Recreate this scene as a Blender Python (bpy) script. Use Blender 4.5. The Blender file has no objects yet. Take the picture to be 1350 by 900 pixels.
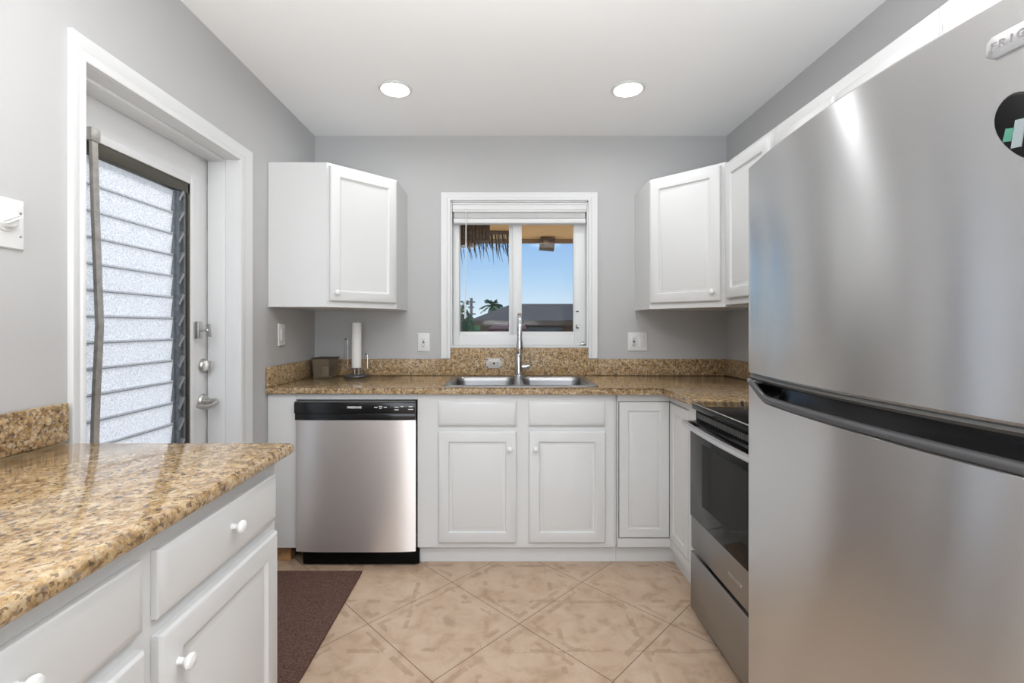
import bpy, bmesh, math, random
from mathutils import Vector, Matrix
random.seed(7)
S = bpy.context.scene
COL = S.collection
PI = math.pi

# ------------------------------------------------------------------ camera
F = 612.0
cd = bpy.data.cameras.new('camera')
cam = bpy.data.objects.new('camera', cd); COL.objects.link(cam)
cam.location = (0, 0, 1.25); cam.rotation_euler = (PI/2, 0, 0)
cd.sensor_width = 36.0; cd.lens = F/1350*36.0
cd.shift_x = 12.0/1350; cd.shift_y = -20.0/1350
cd.clip_start = 0.02; cd.clip_end = 2000
S.camera = cam

# ------------------------------------------------------------------ look
S.view_settings.view_transform = 'Standard'
S.view_settings.look = 'None'
S.view_settings.gamma = 1.0
S.view_settings.use_curve_mapping = False
S.view_settings.exposure = 0.33
S.cycles.use_denoising = True
S.cycles.max_bounces = 10
S.cycles.diffuse_bounces = 6
S.cycles.glossy_bounces = 5
S.cycles.transmission_bounces = 8
S.cycles.transparent_max_bounces = 12
S.cycles.sample_clamp_indirect = 6

# ------------------------------------------------------------------ sky
W = bpy.data.worlds.new('sky'); S.world = W; W.use_nodes = True
nt = W.node_tree; nt.nodes.clear()
tc = nt.nodes.new('ShaderNodeTexCoord'); sp = nt.nodes.new('ShaderNodeSeparateXYZ')
rp = nt.nodes.new('ShaderNodeValToRGB'); bg = nt.nodes.new('ShaderNodeBackground'); wo = nt.nodes.new('ShaderNodeOutputWorld')
nt.links.new(tc.outputs['Generated'], sp.inputs[0]); nt.links.new(sp.outputs['Z'], rp.inputs[0])
nt.links.new(rp.outputs[0], bg.inputs[0]); nt.links.new(bg.outputs[0], wo.inputs[0])
e = rp.color_ramp.elements
e[0].position = 0.0; e[0].color = (.70, .83, .93, 1)
e[1].position = 1.0; e[1].color = (.12, .28, .62, 1)
a = e.new(.03); a.color = (.56, .67, .76, 1)
a = e.new(.10); a.color = (.37, .54, .74, 1)
a = e.new(.18); a.color = (.26, .44, .71, 1)
bg.inputs[1].default_value = 1.0

# ------------------------------------------------------------------ lights
def light(name, kind, loc, rot, energy, color=(1,1,1), **kw):
    l = bpy.data.lights.new(name, kind); l.energy = energy; l.color = color
    for k, v in kw.items(): setattr(l, k, v)
    o = bpy.data.objects.new(name, l); COL.objects.link(o); o.location = loc; o.rotation_euler = rot
    return o
light('sun', 'SUN', (-6, 3, 8), (0, math.radians(-52), math.radians(4)), 4.0, (1, .96, .9), angle=.02)
# added fill light outside a made-up opening in the unseen rear wall
light('rear_fill', 'AREA', (0.1, -3.25, 1.35), (math.radians(90), 0, 0), 40, (.95, .975, 1), shape='RECTANGLE', size=2.3, size_y=2.1)

# added fill light facing up, without a fixture, to brighten the ceiling
light('upward_fill', 'AREA', (.1, .15, 1.3), (math.radians(180-5), 0, 0), 36, (1, 1, 1), shape='RECTANGLE', size=.7, size_y=.7)

# ------------------------------------------------------------------ materials
def newmat(name):
    m = bpy.data.materials.new(name); m.use_nodes = True
    return m, m.node_tree, m.node_tree.nodes['Principled BSDF']
def N(t, kind, **kw):
    n = t.nodes.new('ShaderNode' + kind)
    for k, v in kw.items():
        if k == 'ins':
            for i, x in v.items(): n.inputs[i].default_value = x
        else: setattr(n, k, v)
    return n
def pm(name, col, rough=.5, metal=0, spec=.5, bump=0, bscale=60, vary=0, coat=0, alpha=1):
    m, t, p = newmat(name)
    p.inputs['Base Color'].default_value = (*col, 1)
    p.inputs['Roughness'].default_value = rough; p.inputs['Metallic'].default_value = metal
    p.inputs['Specular IOR Level'].default_value = spec; p.inputs['Coat Weight'].default_value = coat
    if bump or vary:
        c = N(t, 'TexCoord'); n = N(t, 'TexNoise', ins={'Scale': bscale, 'Detail': 4.0})
        t.links.new(c.outputs['Object'], n.inputs['Vector'])
        if bump:
            b = N(t, 'Bump', ins={'Strength': bump, 'Distance': .002})
            t.links.new(n.outputs['Fac'], b.inputs['Height']); t.links.new(b.outputs[0], p.inputs['Normal'])
        if vary:
            r = N(t, 'ValToRGB'); r.color_ramp.elements[0].position = .3; r.color_ramp.elements[1].position = .7
            r.color_ramp.elements[0].color = (*[x*(1-vary) for x in col], 1)
            r.color_ramp.elements[1].color = (*[min(1, x*(1+vary)) for x in col], 1)
            t.links.new(n.outputs['Fac'], r.inputs[0]); t.links.new(r.outputs[0], p.inputs['Base Color'])
    return m
def glow(name, col, strength):
    m, t, p = newmat(name)
    p.inputs['Base Color'].default_value = (*col, 1)
    p.inputs['Emission Color'].default_value = (*col, 1); p.inputs['Emission Strength'].default_value = strength
    return m
def ramp(n, pts):
    e = n.color_ramp.elements
    while len(e) > 1: e.remove(e[-1])
    e[0].position, e[0].color = pts[0][0], (*pts[0][1], 1)
    for p, c in pts[1:]:
        x = e.new(p); x.color = (*c, 1)
def mixc(t, fac, a, b):
    n = t.nodes.new('ShaderNodeMix'); n.data_type = 'RGBA'
    for s, i in ((fac, 0), (a, 6), (b, 7)):
        if isinstance(s, (int, float)): n.inputs[i].default_value = s
        elif isinstance(s, tuple): n.inputs[i].default_value = (*s, 1)
        else: t.links.new(s, n.inputs[i])
    return n.outputs[2]
def math_(t, op, a, b=None, c=None):
    n = t.nodes.new('ShaderNodeMath'); n.operation = op
    for i, s in enumerate((a, b, c)):
        if s is None: continue
        if isinstance(s, (int, float)): n.inputs[i].default_value = s
        else: t.links.new(s, n.inputs[i])
    return n.outputs[0]

M = {}
M['wall'] = pm('grey_wall_paint', (.452, .455, .458), .75, bump=.05, bscale=220)
M['ceiling'] = pm('ceiling_paint', (.88, .885, .89), .9, bump=.08, bscale=150)
M['trim'] = pm('white_trim_paint', (.66, .67, .675), .42)
M['cabinet'] = pm('white_cabinet_paint', (.635, .645, .645), .42, bump=.04, bscale=30)
M['door'] = pm('white_door_paint', (.66, .67, .675), .42)
M['plastic'] = pm('white_plastic', (.66, .67, .67), .38)
M['dark'] = pm('dark_gap', (.02, .02, .02), .7)  # near-black parts, also the painted shade behind the corner door gaps
M['black'] = pm('black_gloss_plastic', (.006, .006, .007), .16)
M['blackmatte'] = pm('black_matte_plastic', (.003, .003, .003), .5, spec=.08)
M['glassblack'] = pm('black_oven_glass', (.007, .007, .007), .07, spec=.08)
M['chrome'] = pm('chrome', (.72, .73, .74), .12, 1)
M['steelplate'] = pm('satin_steel_plate', (.46, .44, .42), .45, .3)
M['pocket'] = pm('dark_pocket_plastic', (.006, .006, .007), .2, spec=.25)
M['nickel'] = pm('satin_nickel', (.55, .54, .52), .3, 1)
M['alum'] = pm('weathered_aluminium', (.50, .48, .45), .42, .8, vary=.15, bscale=40)
M['jal'] = pm('dark_jalousie_metal', (.16, .18, .20), .45, .5, vary=.25, bscale=60)
M['jalclip'] = pm('grey_jalousie_clip', (.33, .35, .38), .4, .6)
M['jalframe'] = pm('bronze_frame', (.07, .065, .05), .5, .3)
M['darkgrey'] = pm('dark_grey_trim', (.07, .07, .073), .3, .2)
M['greystrip'] = pm('grey_trim', (.10, .10, .098), .35, .2)
M['bar'] = pm('brushed_silver_bar', (.66, .66, .67), .26, 1)
M['white'] = pm('print_white', (.8, .8, .8), .5)
M['darkprint'] = pm('print_dark', (.08, .08, .08), .5)
M['paper'] = pm('white_paper', (.88, .88, .87), .8)
M['wire'] = pm('wire_steel', (.55, .55, .55), .25, 1)
M['wood'] = pm('raw_wood', (.36, .20, .09), .7, vary=.3, bscale=25)
M['knob'] = pm('white_ceramic_knob', (.74, .75, .75), .2)
M['ovenwin'] = pm('oven_window_frit', (.013, .013, .012), .09, spec=.08)
M['lamp'] = glow('downlight_lens', (1, .99, .96), 6)
M['green'] = pm('green_label', (.03, .09, .065), .8, spec=.1)
M['greylabel'] = pm('grey_label', (.10, .115, .12), .8, spec=.1)
M['soffit'] = pm('tan_soffit', (.74, .40, .15), .8, vary=.08, bscale=6)
M['fascia'] = pm('tan_fascia', (.30, .17, .09), .8, vary=.1, bscale=6)
M['brown'] = pm('brown_reed', (.12, .075, .045), .8, vary=.4, bscale=50)
M['frond'] = pm('dry_frond', (.11, .10, .07), .8)
M['stucco'] = pm('house_stucco', (.17, .105, .075), .85, vary=.12, bscale=4)
M['housewin'] = pm('house_window', (.03, .035, .045), .15)
M['redroof'] = pm('red_roof', (.07, .025, .02), .8, vary=.2, bscale=8)
M['ground'] = pm('ground', (.46, .43, .38), .9, vary=.3, bscale=1)
M['leaf'] = pm('leaf', (.05, .10, .03), .7, vary=.4, bscale=9)
M['palmleaf'] = pm('palm_leaf', (.05, .085, .035), .7)
M['bark'] = pm('bark', (.10, .075, .055), .9)
M['poleg'] = pm('pole_grey', (.20, .18, .16), .8)

# roof shingles
m, t, p = newmat('shingles'); M['shingle'] = m
c = N(t, 'TexCoord'); b = N(t, 'TexBrick', ins={'Scale': 1.0, 'Mortar Size': .02, 'Brick Width': .5, 'Row Height': .22})
b.inputs['Color1'].default_value = (.042, .033, .028, 1); b.inputs['Color2'].default_value = (.064, .050, .042, 1); b.inputs['Mortar'].default_value = (.05, .045, .045, 1)
t.links.new(c.outputs['Object'], b.inputs['Vector'])
t.links.new(b.outputs['Color'], p.inputs['Base Color']); p.inputs['Roughness'].default_value = .9

# granite
def granite(name, sc=1.0, rough=.06, spec=.75, dk=.80, cream=.42):
    m, t, p = newmat(name)
    c = N(t, 'TexCoord')
    dn = N(t, 'TexNoise', ins={'Scale': 60.0*sc, 'Detail': 5.0, 'Roughness': .65}); t.links.new(c.outputs['Object'], dn.inputs['Vector'])
    vm = N(t, 'VectorMath', operation='MULTIPLY_ADD'); vm.inputs[1].default_value = (.024, .024, .024)
    t.links.new(dn.outputs['Color'], vm.inputs[0]); t.links.new(c.outputs['Object'], vm.inputs[2])
    n1 = N(t, 'TexNoise', ins={'Scale': 30.0*sc, 'Detail': 6.0, 'Roughness': .7}); t.links.new(vm.outputs[0], n1.inputs['Vector'])
    r1 = N(t, 'ValToRGB'); ramp(r1, [(.30, (.10, .055, .022)), (.42, (.28, .175, .078)), (.52, (.43, .295, .145)), (.66, (.60, .48, .31))]); t.links.new(n1.outputs['Fac'], r1.inputs[0])
    v = N(t, 'TexVoronoi', ins={'Scale': 125.0*sc}); t.links.new(vm.outputs[0], v.inputs['Vector'])
    s = N(t, 'SeparateColor'); t.links.new(v.outputs['Color'], s.inputs[0])
    def step(src, lo, hi):
        r = N(t, 'MapRange', ins={1: lo, 2: hi}); t.links.new(src, r.inputs[0]); return r.outputs[0]
    col = mixc(t, math_(t, 'MULTIPLY', step(s.outputs[0], .66, .78), .42), r1.outputs[0], (.26, .155, .07))
    col = mixc(t, math_(t, 'MULTIPLY', step(s.outputs[1], .74, .84), cream), col, (.52, .46, .37))
    col = mixc(t, math_(t, 'MULTIPLY', step(s.outputs[2], dk, dk+.08), .72), col, (.10, .06, .035))
    v2 = N(t, 'TexVoronoi', ins={'Scale': 52.0*sc}); t.links.new(vm.outputs[0], v2.inputs['Vector'])
    s2 = N(t, 'SeparateColor'); t.links.new(v2.outputs['Color'], s2.inputs[0])
    near = step(v2.outputs['Distance'], .44, .16)
    dark = math_(t, 'MULTIPLY', step(s2.outputs[0], .72, .74), near)
    col = mixc(t, math_(t, 'MULTIPLY', dark, .92), col, (.045, .028, .02))
    gr = math_(t, 'MULTIPLY', step(s2.outputs[1], .86, .88), near)
    col = mixc(t, math_(t, 'MULTIPLY', gr, .7), col, (.22, .19, .18))
    t.links.new(col, p.inputs['Base Color'])
    p.inputs['Roughness'].default_value = rough; p.inputs['Specular IOR Level'].default_value = spec
    return m
M['granite'] = granite('golden_granite', 1.3)
M['granite_splash'] = granite('golden_granite_splash', 1.35, .34, .25, .72, .7)
M['granite_fine'] = granite('golden_granite_fine', 1.35, .12, .5, .74, .65)

# brushed steel: streaks run along the brushing direction
def steel(name, col, rough, brush='Y', aniso=.82, tangent='Z', rot=.25):
    m, t, p = newmat(name)
    p.inputs['Metallic'].default_value = 1
    c = N(t, 'TexCoord'); mp = N(t, 'Mapping')
    mp.inputs['Scale'].default_value = {'Y': (4, 4, 900), 'Z': (500, 500, 4)}[brush]
    t.links.new(c.outputs['Object'], mp.inputs['Vector'])
    n = N(t, 'TexNoise', ins={'Scale': 1.0, 'Detail': 3.0}); t.links.new(mp.outputs[0], n.inputs['Vector'])
    r = N(t, 'ValToRGB'); ramp(r, [(.3, tuple(x*.975 for x in col)), (.7, tuple(x*1.02 for x in col))]); t.links.new(n.outputs['Fac'], r.inputs[0])
    t.links.new(r.outputs[0], p.inputs['Base Color'])
    p.inputs['Roughness'].default_value = rough
    p.inputs['Anisotropic'].default_value = aniso
    tg = N(t, 'Tangent', direction_type='RADIAL', axis=tangent); t.links.new(tg.outputs[0], p.inputs['Tangent']); p.inputs['Anisotropic Rotation'].default_value = rot
    return m
M['steel'] = steel('brushed_stainless', (.66, .66, .66), .26, aniso=.9)
M['steel2'] = steel('brushed_stainless_warm', (.84, .80, .775), .42)
M['stovesteel'] = steel('brushed_stainless_dark', (.34, .335, .33), .3)
M['sink'] = steel('sink_stainless', (.30, .30, .305), .32, aniso=0)

# floor tiles laid on the diagonal
m, t, p = newmat('diagonal_floor_tiles'); M['tile'] = m
g = N(t, 'NewGeometry'); sx = N(t, 'SeparateXYZ'); t.links.new(g.outputs['Position'], sx.inputs[0])
dx = math_(t, 'SUBTRACT', sx.outputs[0], .069); dy = math_(t, 'SUBTRACT', sx.outputs[1], 1.9505)
k = 1/math.sqrt(2)/.4495
u = math_(t, 'MULTIPLY', math_(t, 'ADD', dx, dy), k); v = math_(t, 'MULTIPLY', math_(t, 'SUBTRACT', dy, dx), k)
fu = math_(t, 'FRACT', u); fv = math_(t, 'FRACT', v)
cu = math_(t, 'ABSOLUTE', math_(t, 'SUBTRACT', fu, .5)); cv = math_(t, 'ABSOLUTE', math_(t, 'SUBTRACT', fv, .5))
mx = math_(t, 'MAXIMUM', cu, cv)
gr = N(t, 'MapRange', ins={1: .4962, 2: .4978}); t.links.new(mx, gr.inputs[0])
n1 = N(t, 'TexNoise', ins={'Scale': 9.0, 'Detail': 7.0, 'Roughness': .62, 'Distortion': .6}); t.links.new(g.outputs['Position'], n1.inputs['Vector'])
r1 = N(t, 'ValToRGB'); ramp(r1, [(.30, (.36, .25, .165)), (.45, (.45, .325, .228)), (.62, (.505, .385, .285))]); t.links.new(n1.outputs['Fac'], r1.inputs[0])
# faded mosaic dashes: a square through the tile's edge midpoints and a border along the tile
l1 = math_(t, 'ADD', cu, cv)
def band(src, c0, w):
    d = math_(t, 'ABSOLUTE', math_(t, 'SUBTRACT', src, c0)); r = N(t, 'MapRange', ins={1: w, 2: w*.7}); t.links.new(d, r.inputs[0]); return r.outputs[0]
ck = N(t, 'TexVoronoi', distance='CHEBYCHEV', ins={'Scale': 15.0, 'Randomness': .75}); t.links.new(g.outputs['Position'], ck.inputs['Vector'])
cs = N(t, 'SeparateColor'); t.links.new(ck.outputs['Color'], cs.inputs[0])
pick = N(t, 'MapRange', ins={1: .52, 2: .60}); t.links.new(cs.outputs[0], pick.inputs[0])
mp = N(t, 'Mapping'); mp.inputs['Rotation'].default_value = (0, 0, PI/4); t.links.new(g.outputs['Position'], mp.inputs['Vector'])
ck2 = N(t, 'TexVoronoi', distance='CHEBYCHEV', ins={'Scale': 15.0, 'Randomness': .7}); t.links.new(mp.outputs[0], ck2.inputs['Vector'])
cs2 = N(t, 'SeparateColor'); t.links.new(ck2.outputs['Color'], cs2.inputs[0])
pick2 = N(t, 'MapRange', ins={1: .62, 2: .66}); t.links.new(cs2.outputs[0], pick2.inputs[0])
d1 = math_(t, 'MULTIPLY', band(l1, .49, .04), pick.outputs[0])
d2 = math_(t, 'MULTIPLY', band(mx, .42, .030), pick2.outputs[0])
n2 = N(t, 'TexNoise', ins={'Scale': 30.0, 'Detail': 4.0}); t.links.new(g.outputs['Position'], n2.inputs['Vector'])
dd = math_(t, 'MULTIPLY', math_(t, 'MAXIMUM', d1, d2), math_(t, 'MULTIPLY', n2.outputs['Fac'], .95))
col = mixc(t, dd, r1.outputs[0], (.29, .19, .115))
cb = N(t, 'MapRange', ins={1: .26, 2: .16}); t.links.new(l1, cb.inputs[0])
n3 = N(t, 'TexNoise', ins={'Scale': 14.0, 'Detail': 5.0}); t.links.new(g.outputs['Position'], n3.inputs['Vector'])
n3r = N(t, 'MapRange', ins={1: .48, 2: .62}); t.links.new(n3.outputs['Fac'], n3r.inputs[0])
col = mixc(t, math_(t, 'MULTIPLY', math_(t, 'MULTIPLY', cb.outputs[0], n3r.outputs[0]), .5), col, (.30, .20, .125))
col = mixc(t, gr.outputs[0], col, (.085, .05, .03))
t.links.new(col, p.inputs['Base Color']); p.inputs['Roughness'].default_value = .38
bp = N(t, 'Bump', invert=True, ins={'Strength': .4, 'Distance': .002}); t.links.new(gr.outputs[0], bp.inputs['Height']); t.links.new(bp.outputs[0], p.inputs['Normal'])

# rug
m, t, p = newmat('brown_rug_pile'); M['rug'] = m
c = N(t, 'TexCoord'); n = N(t, 'TexNoise', ins={'Scale': 160.0, 'Detail': 5.0}); t.links.new(c.outputs['Object'], n.inputs['Vector'])
r = N(t, 'ValToRGB'); ramp(r, [(.3, (.065, .036, .028)), (.7, (.17, .10, .08))]); t.links.new(n.outputs['Fac'], r.inputs[0]); t.links.new(r.outputs[0], p.inputs['Base Color'])
b = N(t, 'Bump', ins={'Strength': .9, 'Distance': .006}); t.links.new(n.outputs['Fac'], b.inputs['Height']); t.links.new(b.outputs[0], p.inputs['Normal'])
p.inputs['Roughness'].default_value = 1.0; p.inputs['Specular IOR Level'].default_value = .1

# clear pane
m, t, p = newmat('clear_glass'); M['glass'] = m
t.nodes.remove(p); tr = N(t, 'BsdfTransparent'); gl = N(t, 'BsdfGlossy', ins={'Roughness': .02}); fr = N(t, 'Fresnel', ins={'IOR': 1.12}); mx_ = N(t, 'MixShader')
t.links.new(fr.outputs[0], mx_.inputs[0]); t.links.new(tr.outputs[0], mx_.inputs[1]); t.links.new(gl.outputs[0], mx_.inputs[2])
t.links.new(mx_.outputs[0], t.nodes['Material Output'].inputs[0])
tr.inputs[0].default_value = (.97, .98, .98, 1)
# smoked glass
m, t, p = newmat('smoked_glass'); M['smoked'] = m
t.nodes.remove(p); tr = N(t, 'BsdfTransparent'); gl = N(t, 'BsdfGlossy', ins={'Roughness': .08}); fr = N(t, 'Fresnel', ins={'IOR': 1.5}); mx_ = N(t, 'MixShader'); df = N(t, 'BsdfDiffuse'); m2 = N(t, 'MixShader', ins={0: .35})
tr.inputs[0].default_value = (.74, .69, .60, 1); df.inputs[0].default_value = (.42, .36, .27, 1)
t.links.new(tr.outputs[0], m2.inputs[1]); t.links.new(df.outputs[0], m2.inputs[2])
t.links.new(fr.outputs[0], mx_.inputs[0]); t.links.new(m2.outputs[0], mx_.inputs[1]); t.links.new(gl.outputs[0], mx_.inputs[2])
t.links.new(mx_.outputs[0], t.nodes['Material Output'].inputs[0])
# obscure louver glass
m, t, p = newmat('obscure_louver_glass'); M['louver'] = m
t.nodes.remove(p); tl = N(t, 'BsdfTranslucent'); gl = N(t, 'BsdfGlossy', ins={'Roughness': .25}); df = N(t, 'BsdfDiffuse')
tl.inputs[0].default_value = (.86, .89, .93, 1); df.inputs[0].default_value = (.78, .81, .85, 1)
c = N(t, 'TexCoord'); n = N(t, 'TexNoise', ins={'Scale': 210.0, 'Detail': 2.0}); t.links.new(c.outputs['Object'], n.inputs['Vector'])
r = N(t, 'ValToRGB'); ramp(r, [(.38, (.60, .63, .68)), (.58, (1, 1, 1))]); t.links.new(n.outputs['Fac'], r.inputs[0])
t.links.new(r.outputs[0], tl.inputs[0])
b = N(t, 'Bump', ins={'Strength': .6, 'Distance': .003}); t.links.new(n.outputs['Fac'], b.inputs['Height'])
for q in (tl, gl, df): t.links.new(b.outputs[0], q.inputs['Normal'])
a1 = N(t, 'MixShader', ins={0: .35}); a2 = N(t, 'MixShader', ins={0: .08})
t.links.new(tl.outputs[0], a1.inputs[1]); t.links.new(df.outputs[0], a1.inputs[2]); t.links.new(a1.outputs[0], a2.inputs[1]); t.links.new(gl.outputs[0], a2.inputs[2])
t.links.new(a2.outputs[0], t.nodes['Material Output'].inputs[0])

# ------------------------------------------------------------------ mesh helpers
class MB:
    def __init__(s): s.bm = bmesh.new()
    def box(s, x0, x1, y0, y1, z0, z1, bev=0, seg=2):
        r = bmesh.ops.create_cube(s.bm, size=1.0); vs = r['verts']
        for v in vs:
            v.co = Vector((x0 if v.co.x < 0 else x1, y0 if v.co.y < 0 else y1, z0 if v.co.z < 0 else z1))
        if bev:
            es = set(e for v in vs for e in v.link_edges)
            bmesh.ops.bevel(s.bm, geom=list(es), offset=bev, segments=seg, profile=.5, affect='EDGES')
        return s
    def obox(s, c, u, v, n, su, sv, sn, bev=0):
        "box centred at c with half axes u, v, n"
        r = bmesh.ops.create_cube(s.bm, size=1.0); vs = r['verts']
        u, v, n = (Vector(q).normalized() for q in (u, v, n)); c = Vector(c)
        for q in vs: q.co = c + u*(q.co.x*su) + v*(q.co.y*sv) + n*(q.co.z*sn)
        if bev:
            es = set(e for q in vs for e in q.link_edges)
            bmesh.ops.bevel(s.bm, geom=list(es), offset=bev, segments=2, profile=.5, affect='EDGES')
        return s
    def loft(s, rings, cap0=True, cap1=True):
        vr = [[s.bm.verts.new(p) for p in r] for r in rings]
        n = len(vr[0])
        for a, b in zip(vr, vr[1:]):
            for i in range(n):
                j = (i+1) % n
                try: s.bm.faces.new((a[i], a[j], b[j], b[i]))
                except ValueError: pass
        if cap0: s.bm.faces.new(vr[0][::-1])
        if cap1: s.bm.faces.new(vr[-1])
        return s
    def prism(s, poly, z0, z1, bev=0):
        vr0 = [s.bm.verts.new((x, y, z0)) for x, y in poly]; vr1 = [s.bm.verts.new((x, y, z1)) for x, y in poly]
        n = len(poly); fs = []
        for i in range(n): fs.append(s.bm.faces.new((vr0[i], vr0[(i+1) % n], vr1[(i+1) % n], vr1[i])))
        fs.append(s.bm.faces.new(vr0[::-1])); fs.append(s.bm.faces.new(vr1))
        if bev:
            es = set(e for f in fs[-2:] for e in f.edges)
            bmesh.ops.bevel(s.bm, geom=list(es), offset=bev, segments=3, profile=.5, affect='EDGES')
        return s
    def lathe(s, o, axis, prof, seg=24):
        o = Vector(o); ax = Vector(axis).normalized()
        a = ax.orthogonal().normalized(); b = ax.cross(a)
        rings = []
        for r, h in prof:
            r = max(r, 1e-5)
            rings.append([o + ax*h + a*(r*math.cos(2*PI*i/seg)) + b*(r*math.sin(2*PI*i/seg)) for i in range(seg)])
        return s.loft(rings)
    def tube(s, pts, r, seg=10, rs=None, up=None):
        pts = [Vector(p) for p in pts]; rings = []; prev = None
        for i, p in enumerate(pts):
            d = (pts[min(i+1, len(pts)-1)] - pts[max(i-1, 0)]).normalized()
            if prev is None: a = d.orthogonal().normalized()
            else:
                a = prev - d*prev.dot(d); a = a.normalized() if a.length > 1e-6 else d.orthogonal().normalized()
            prev = a; b = d.cross(a); rr = rs[i] if rs else r
            rings.append([p + a*(rr*math.cos(2*PI*k/seg)) + b*(rr*math.sin(2*PI*k/seg)) for k in range(seg)])
        return s.loft(rings)
    def panel(s, o, u, v, n, w, h, rings):
        "rings: (inset, height) from the outer back edge to the centre"
        o, u, v, n = Vector(o), Vector(u), Vector(v), Vector(n)
        rr = []
        for i, hh in rings:
            rr.append([o+u*i+v*i+n*hh, o+u*(w-i)+v*i+n*hh, o+u*(w-i)+v*(h-i)+n*hh, o+u*i+v*(h-i)+n*hh])
        return s.loft(rr)
    def build(s, name, mat, parent=None, base=None, sharp=33):
        bmesh.ops.recalc_face_normals(s.bm, faces=s.bm.faces)
        me = bpy.data.meshes.new(name); s.bm.to_mesh(me); s.bm.free()
        me.polygons.foreach_set('use_smooth', [True]*len(me.polygons))
        me.set_sharp_from_angle(angle=math.radians(sharp))
        if isinstance(mat, str): mat = M[mat]
        me.materials.append(mat)
        o = bpy.data.objects.new(name, me); COL.objects.link(o)
        if parent:
            o.parent = parent; off = root_loc(parent)
        else:
            if base is None:
                cs = [v.co for v in me.vertices]
                base = ((min(c.x for c in cs)+max(c.x for c in cs))/2, (min(c.y for c in cs)+max(c.y for c in cs))/2, min(c.z for c in cs))
            off = Vector(base); o.location = off
        me.transform(Matrix.Translation(-off))
        return o
def root_loc(o):
    v = Vector(o.location)
    while o.parent: o = o.parent; v += o.location
    return v
def tag(o, label, cat, group=None, kind=None):
    o['label'] = label; o['category'] = cat
    if group: o['group'] = group
    if kind: o['kind'] = kind
    return o
def thing(name, loc, label, cat, group=None):
    o = bpy.data.objects.new(name, None); COL.objects.link(o); o.location = loc; o.empty_display_size = .1
    return tag(o, label, cat, group)
def struct(o, label=None):
    o['kind'] = 'structure'
    if label: o['label'] = label
    return o
def boolean(o, cutters):
    for c in cutters:
        md = o.modifiers.new('cut', 'BOOLEAN'); md.object = c; md.operation = 'DIFFERENCE'; md.solver = 'EXACT'
    bpy.context.view_layer.update()
    dg = bpy.context.evaluated_depsgraph_get()
    me = bpy.data.meshes.new_from_object(o.evaluated_get(dg))
    o.modifiers.clear(); o.data = me
    for c in cutters: bpy.data.objects.remove(c)
    me.set_sharp_from_angle(angle=math.radians(33))
def text(name, s, size, mat, parent, origin, u, v, ext=.0004, align='CENTER', bold=0):
    cu = bpy.data.curves.new(name, 'FONT'); cu.body = s; cu.size = size; cu.extrude = ext; cu.align_x = align; cu.align_y = 'CENTER'; cu.offset = bold
    t_ = bpy.data.objects.new(name, cu); COL.objects.link(t_)
    bpy.context.view_layer.update()
    me = bpy.data.meshes.new_from_object(t_.evaluated_get(bpy.context.evaluated_depsgraph_get()))
    bpy.data.objects.remove(t_)
    u = Vector(u).normalized(); v = Vector(v).normalized(); n = u.cross(v)
    mt = Matrix((u, v, n)).transposed().to_4x4(); mt.translation = Vector(origin) - root_loc(parent)
    me.transform(mt); me.materials.clear(); me.materials.append(M[mat])
    o = bpy.data.objects.new(name, me); COL.objects.link(o); o.parent = parent
    return o
def rrect(x0, x1, y0, y1, r, z, n=5):
    pts = []
    for cx, cy, a0 in ((x1-r, y1-r, 0), (x0+r, y1-r, 90), (x0+r, y0+r, 180), (x1-r, y0+r, 270)):
        for i in range(n+1):
            a = math.radians(a0+90*i/n); pts.append(Vector((cx+r*math.cos(a), cy+r*math.sin(a), z)))
    return pts

RAISED = [(0, 0), (0, .014), (.003, .018), (.007, .020), (.054, .020), (.058, .0105), (.063, .0100), (.080, .0180), (.082, .0186)]
RECESS = [(0, 0), (0, .014), (.003, .018), (.007, .020), (.050, .020), (.060, .012), (.064, .0115)]
SLAB   = [(0, 0), (0, .011), (.004, .015), (.016, .0195), (.018, .020)]
KNOB = [(.0075, -.001), (.006, .003), (.0055, .011), (.009, .015), (.0132, .019), (.0142, .023), (.012, .0275), (.006, .030), (0, .0305)]
def door(name, o, u, n, w, h, parent, prof=RAISED, knob=None, mat='cabinet', hz=(0, 0, 1), label=None):
    d = MB().panel(o, u, hz, n, w, h, prof).build(name, mat, parent)
    if knob:
        c = Vector(o)+Vector(u)*knob[0]+Vector(hz)*knob[1]+Vector(n)*.0195
        k = MB().lathe(c, n, KNOB, 20).build('knob', 'knob', d)
    return d

# ================================================================== THE ROOM
XL, XR, YB, YR, ZC = -1.236, 1.47, 3.05, -3.0, 2.50
struct(MB().box(XL-.25, XR+.2, YR-.2, YB+.2, -.12, 0).build('floor', 'tile'), 'beige stone-look floor tiles laid on the diagonal')
ceil = struct(MB().box(XL-.25, XR+.2, YR-.2, YB+.2, ZC, ZC+.14).build('ceiling', 'ceiling'), 'smooth white ceiling')
DY0, DY1, DZ = 1.3636, 2.166, 2.027     # door opening
wl = MB().box(XL-.2, XL, YR, DY0, 0, ZC); wl.box(XL-.2, XL, DY1, YB, 0, ZC); wl.box(XL-.2, XL, DY0, DY1, DZ, ZC)
struct(wl.build('wall_left', 'wall'), 'pale grey wall with the doorway')
WX0, WX1, WZ0, WZ1 = -.342, .559, 1.112, 2.072
wb = MB().box(XL-.2, WX0, YB, YB+.2, 0, ZC).box(WX1, XR+.2, YB, YB+.2, 0, ZC).box(WX0, WX1, YB, YB+.2, 0, WZ0).box(WX0, WX1, YB, YB+.2, WZ1, ZC)
struct(wb.build('wall_back', 'wall'), 'pale grey wall with the window over the sink')
struct(MB().box(XR, XR+.2, YR, YB, 0, ZC).build('wall_right', 'wall'), 'pale grey wall above the right cabinets')
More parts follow.
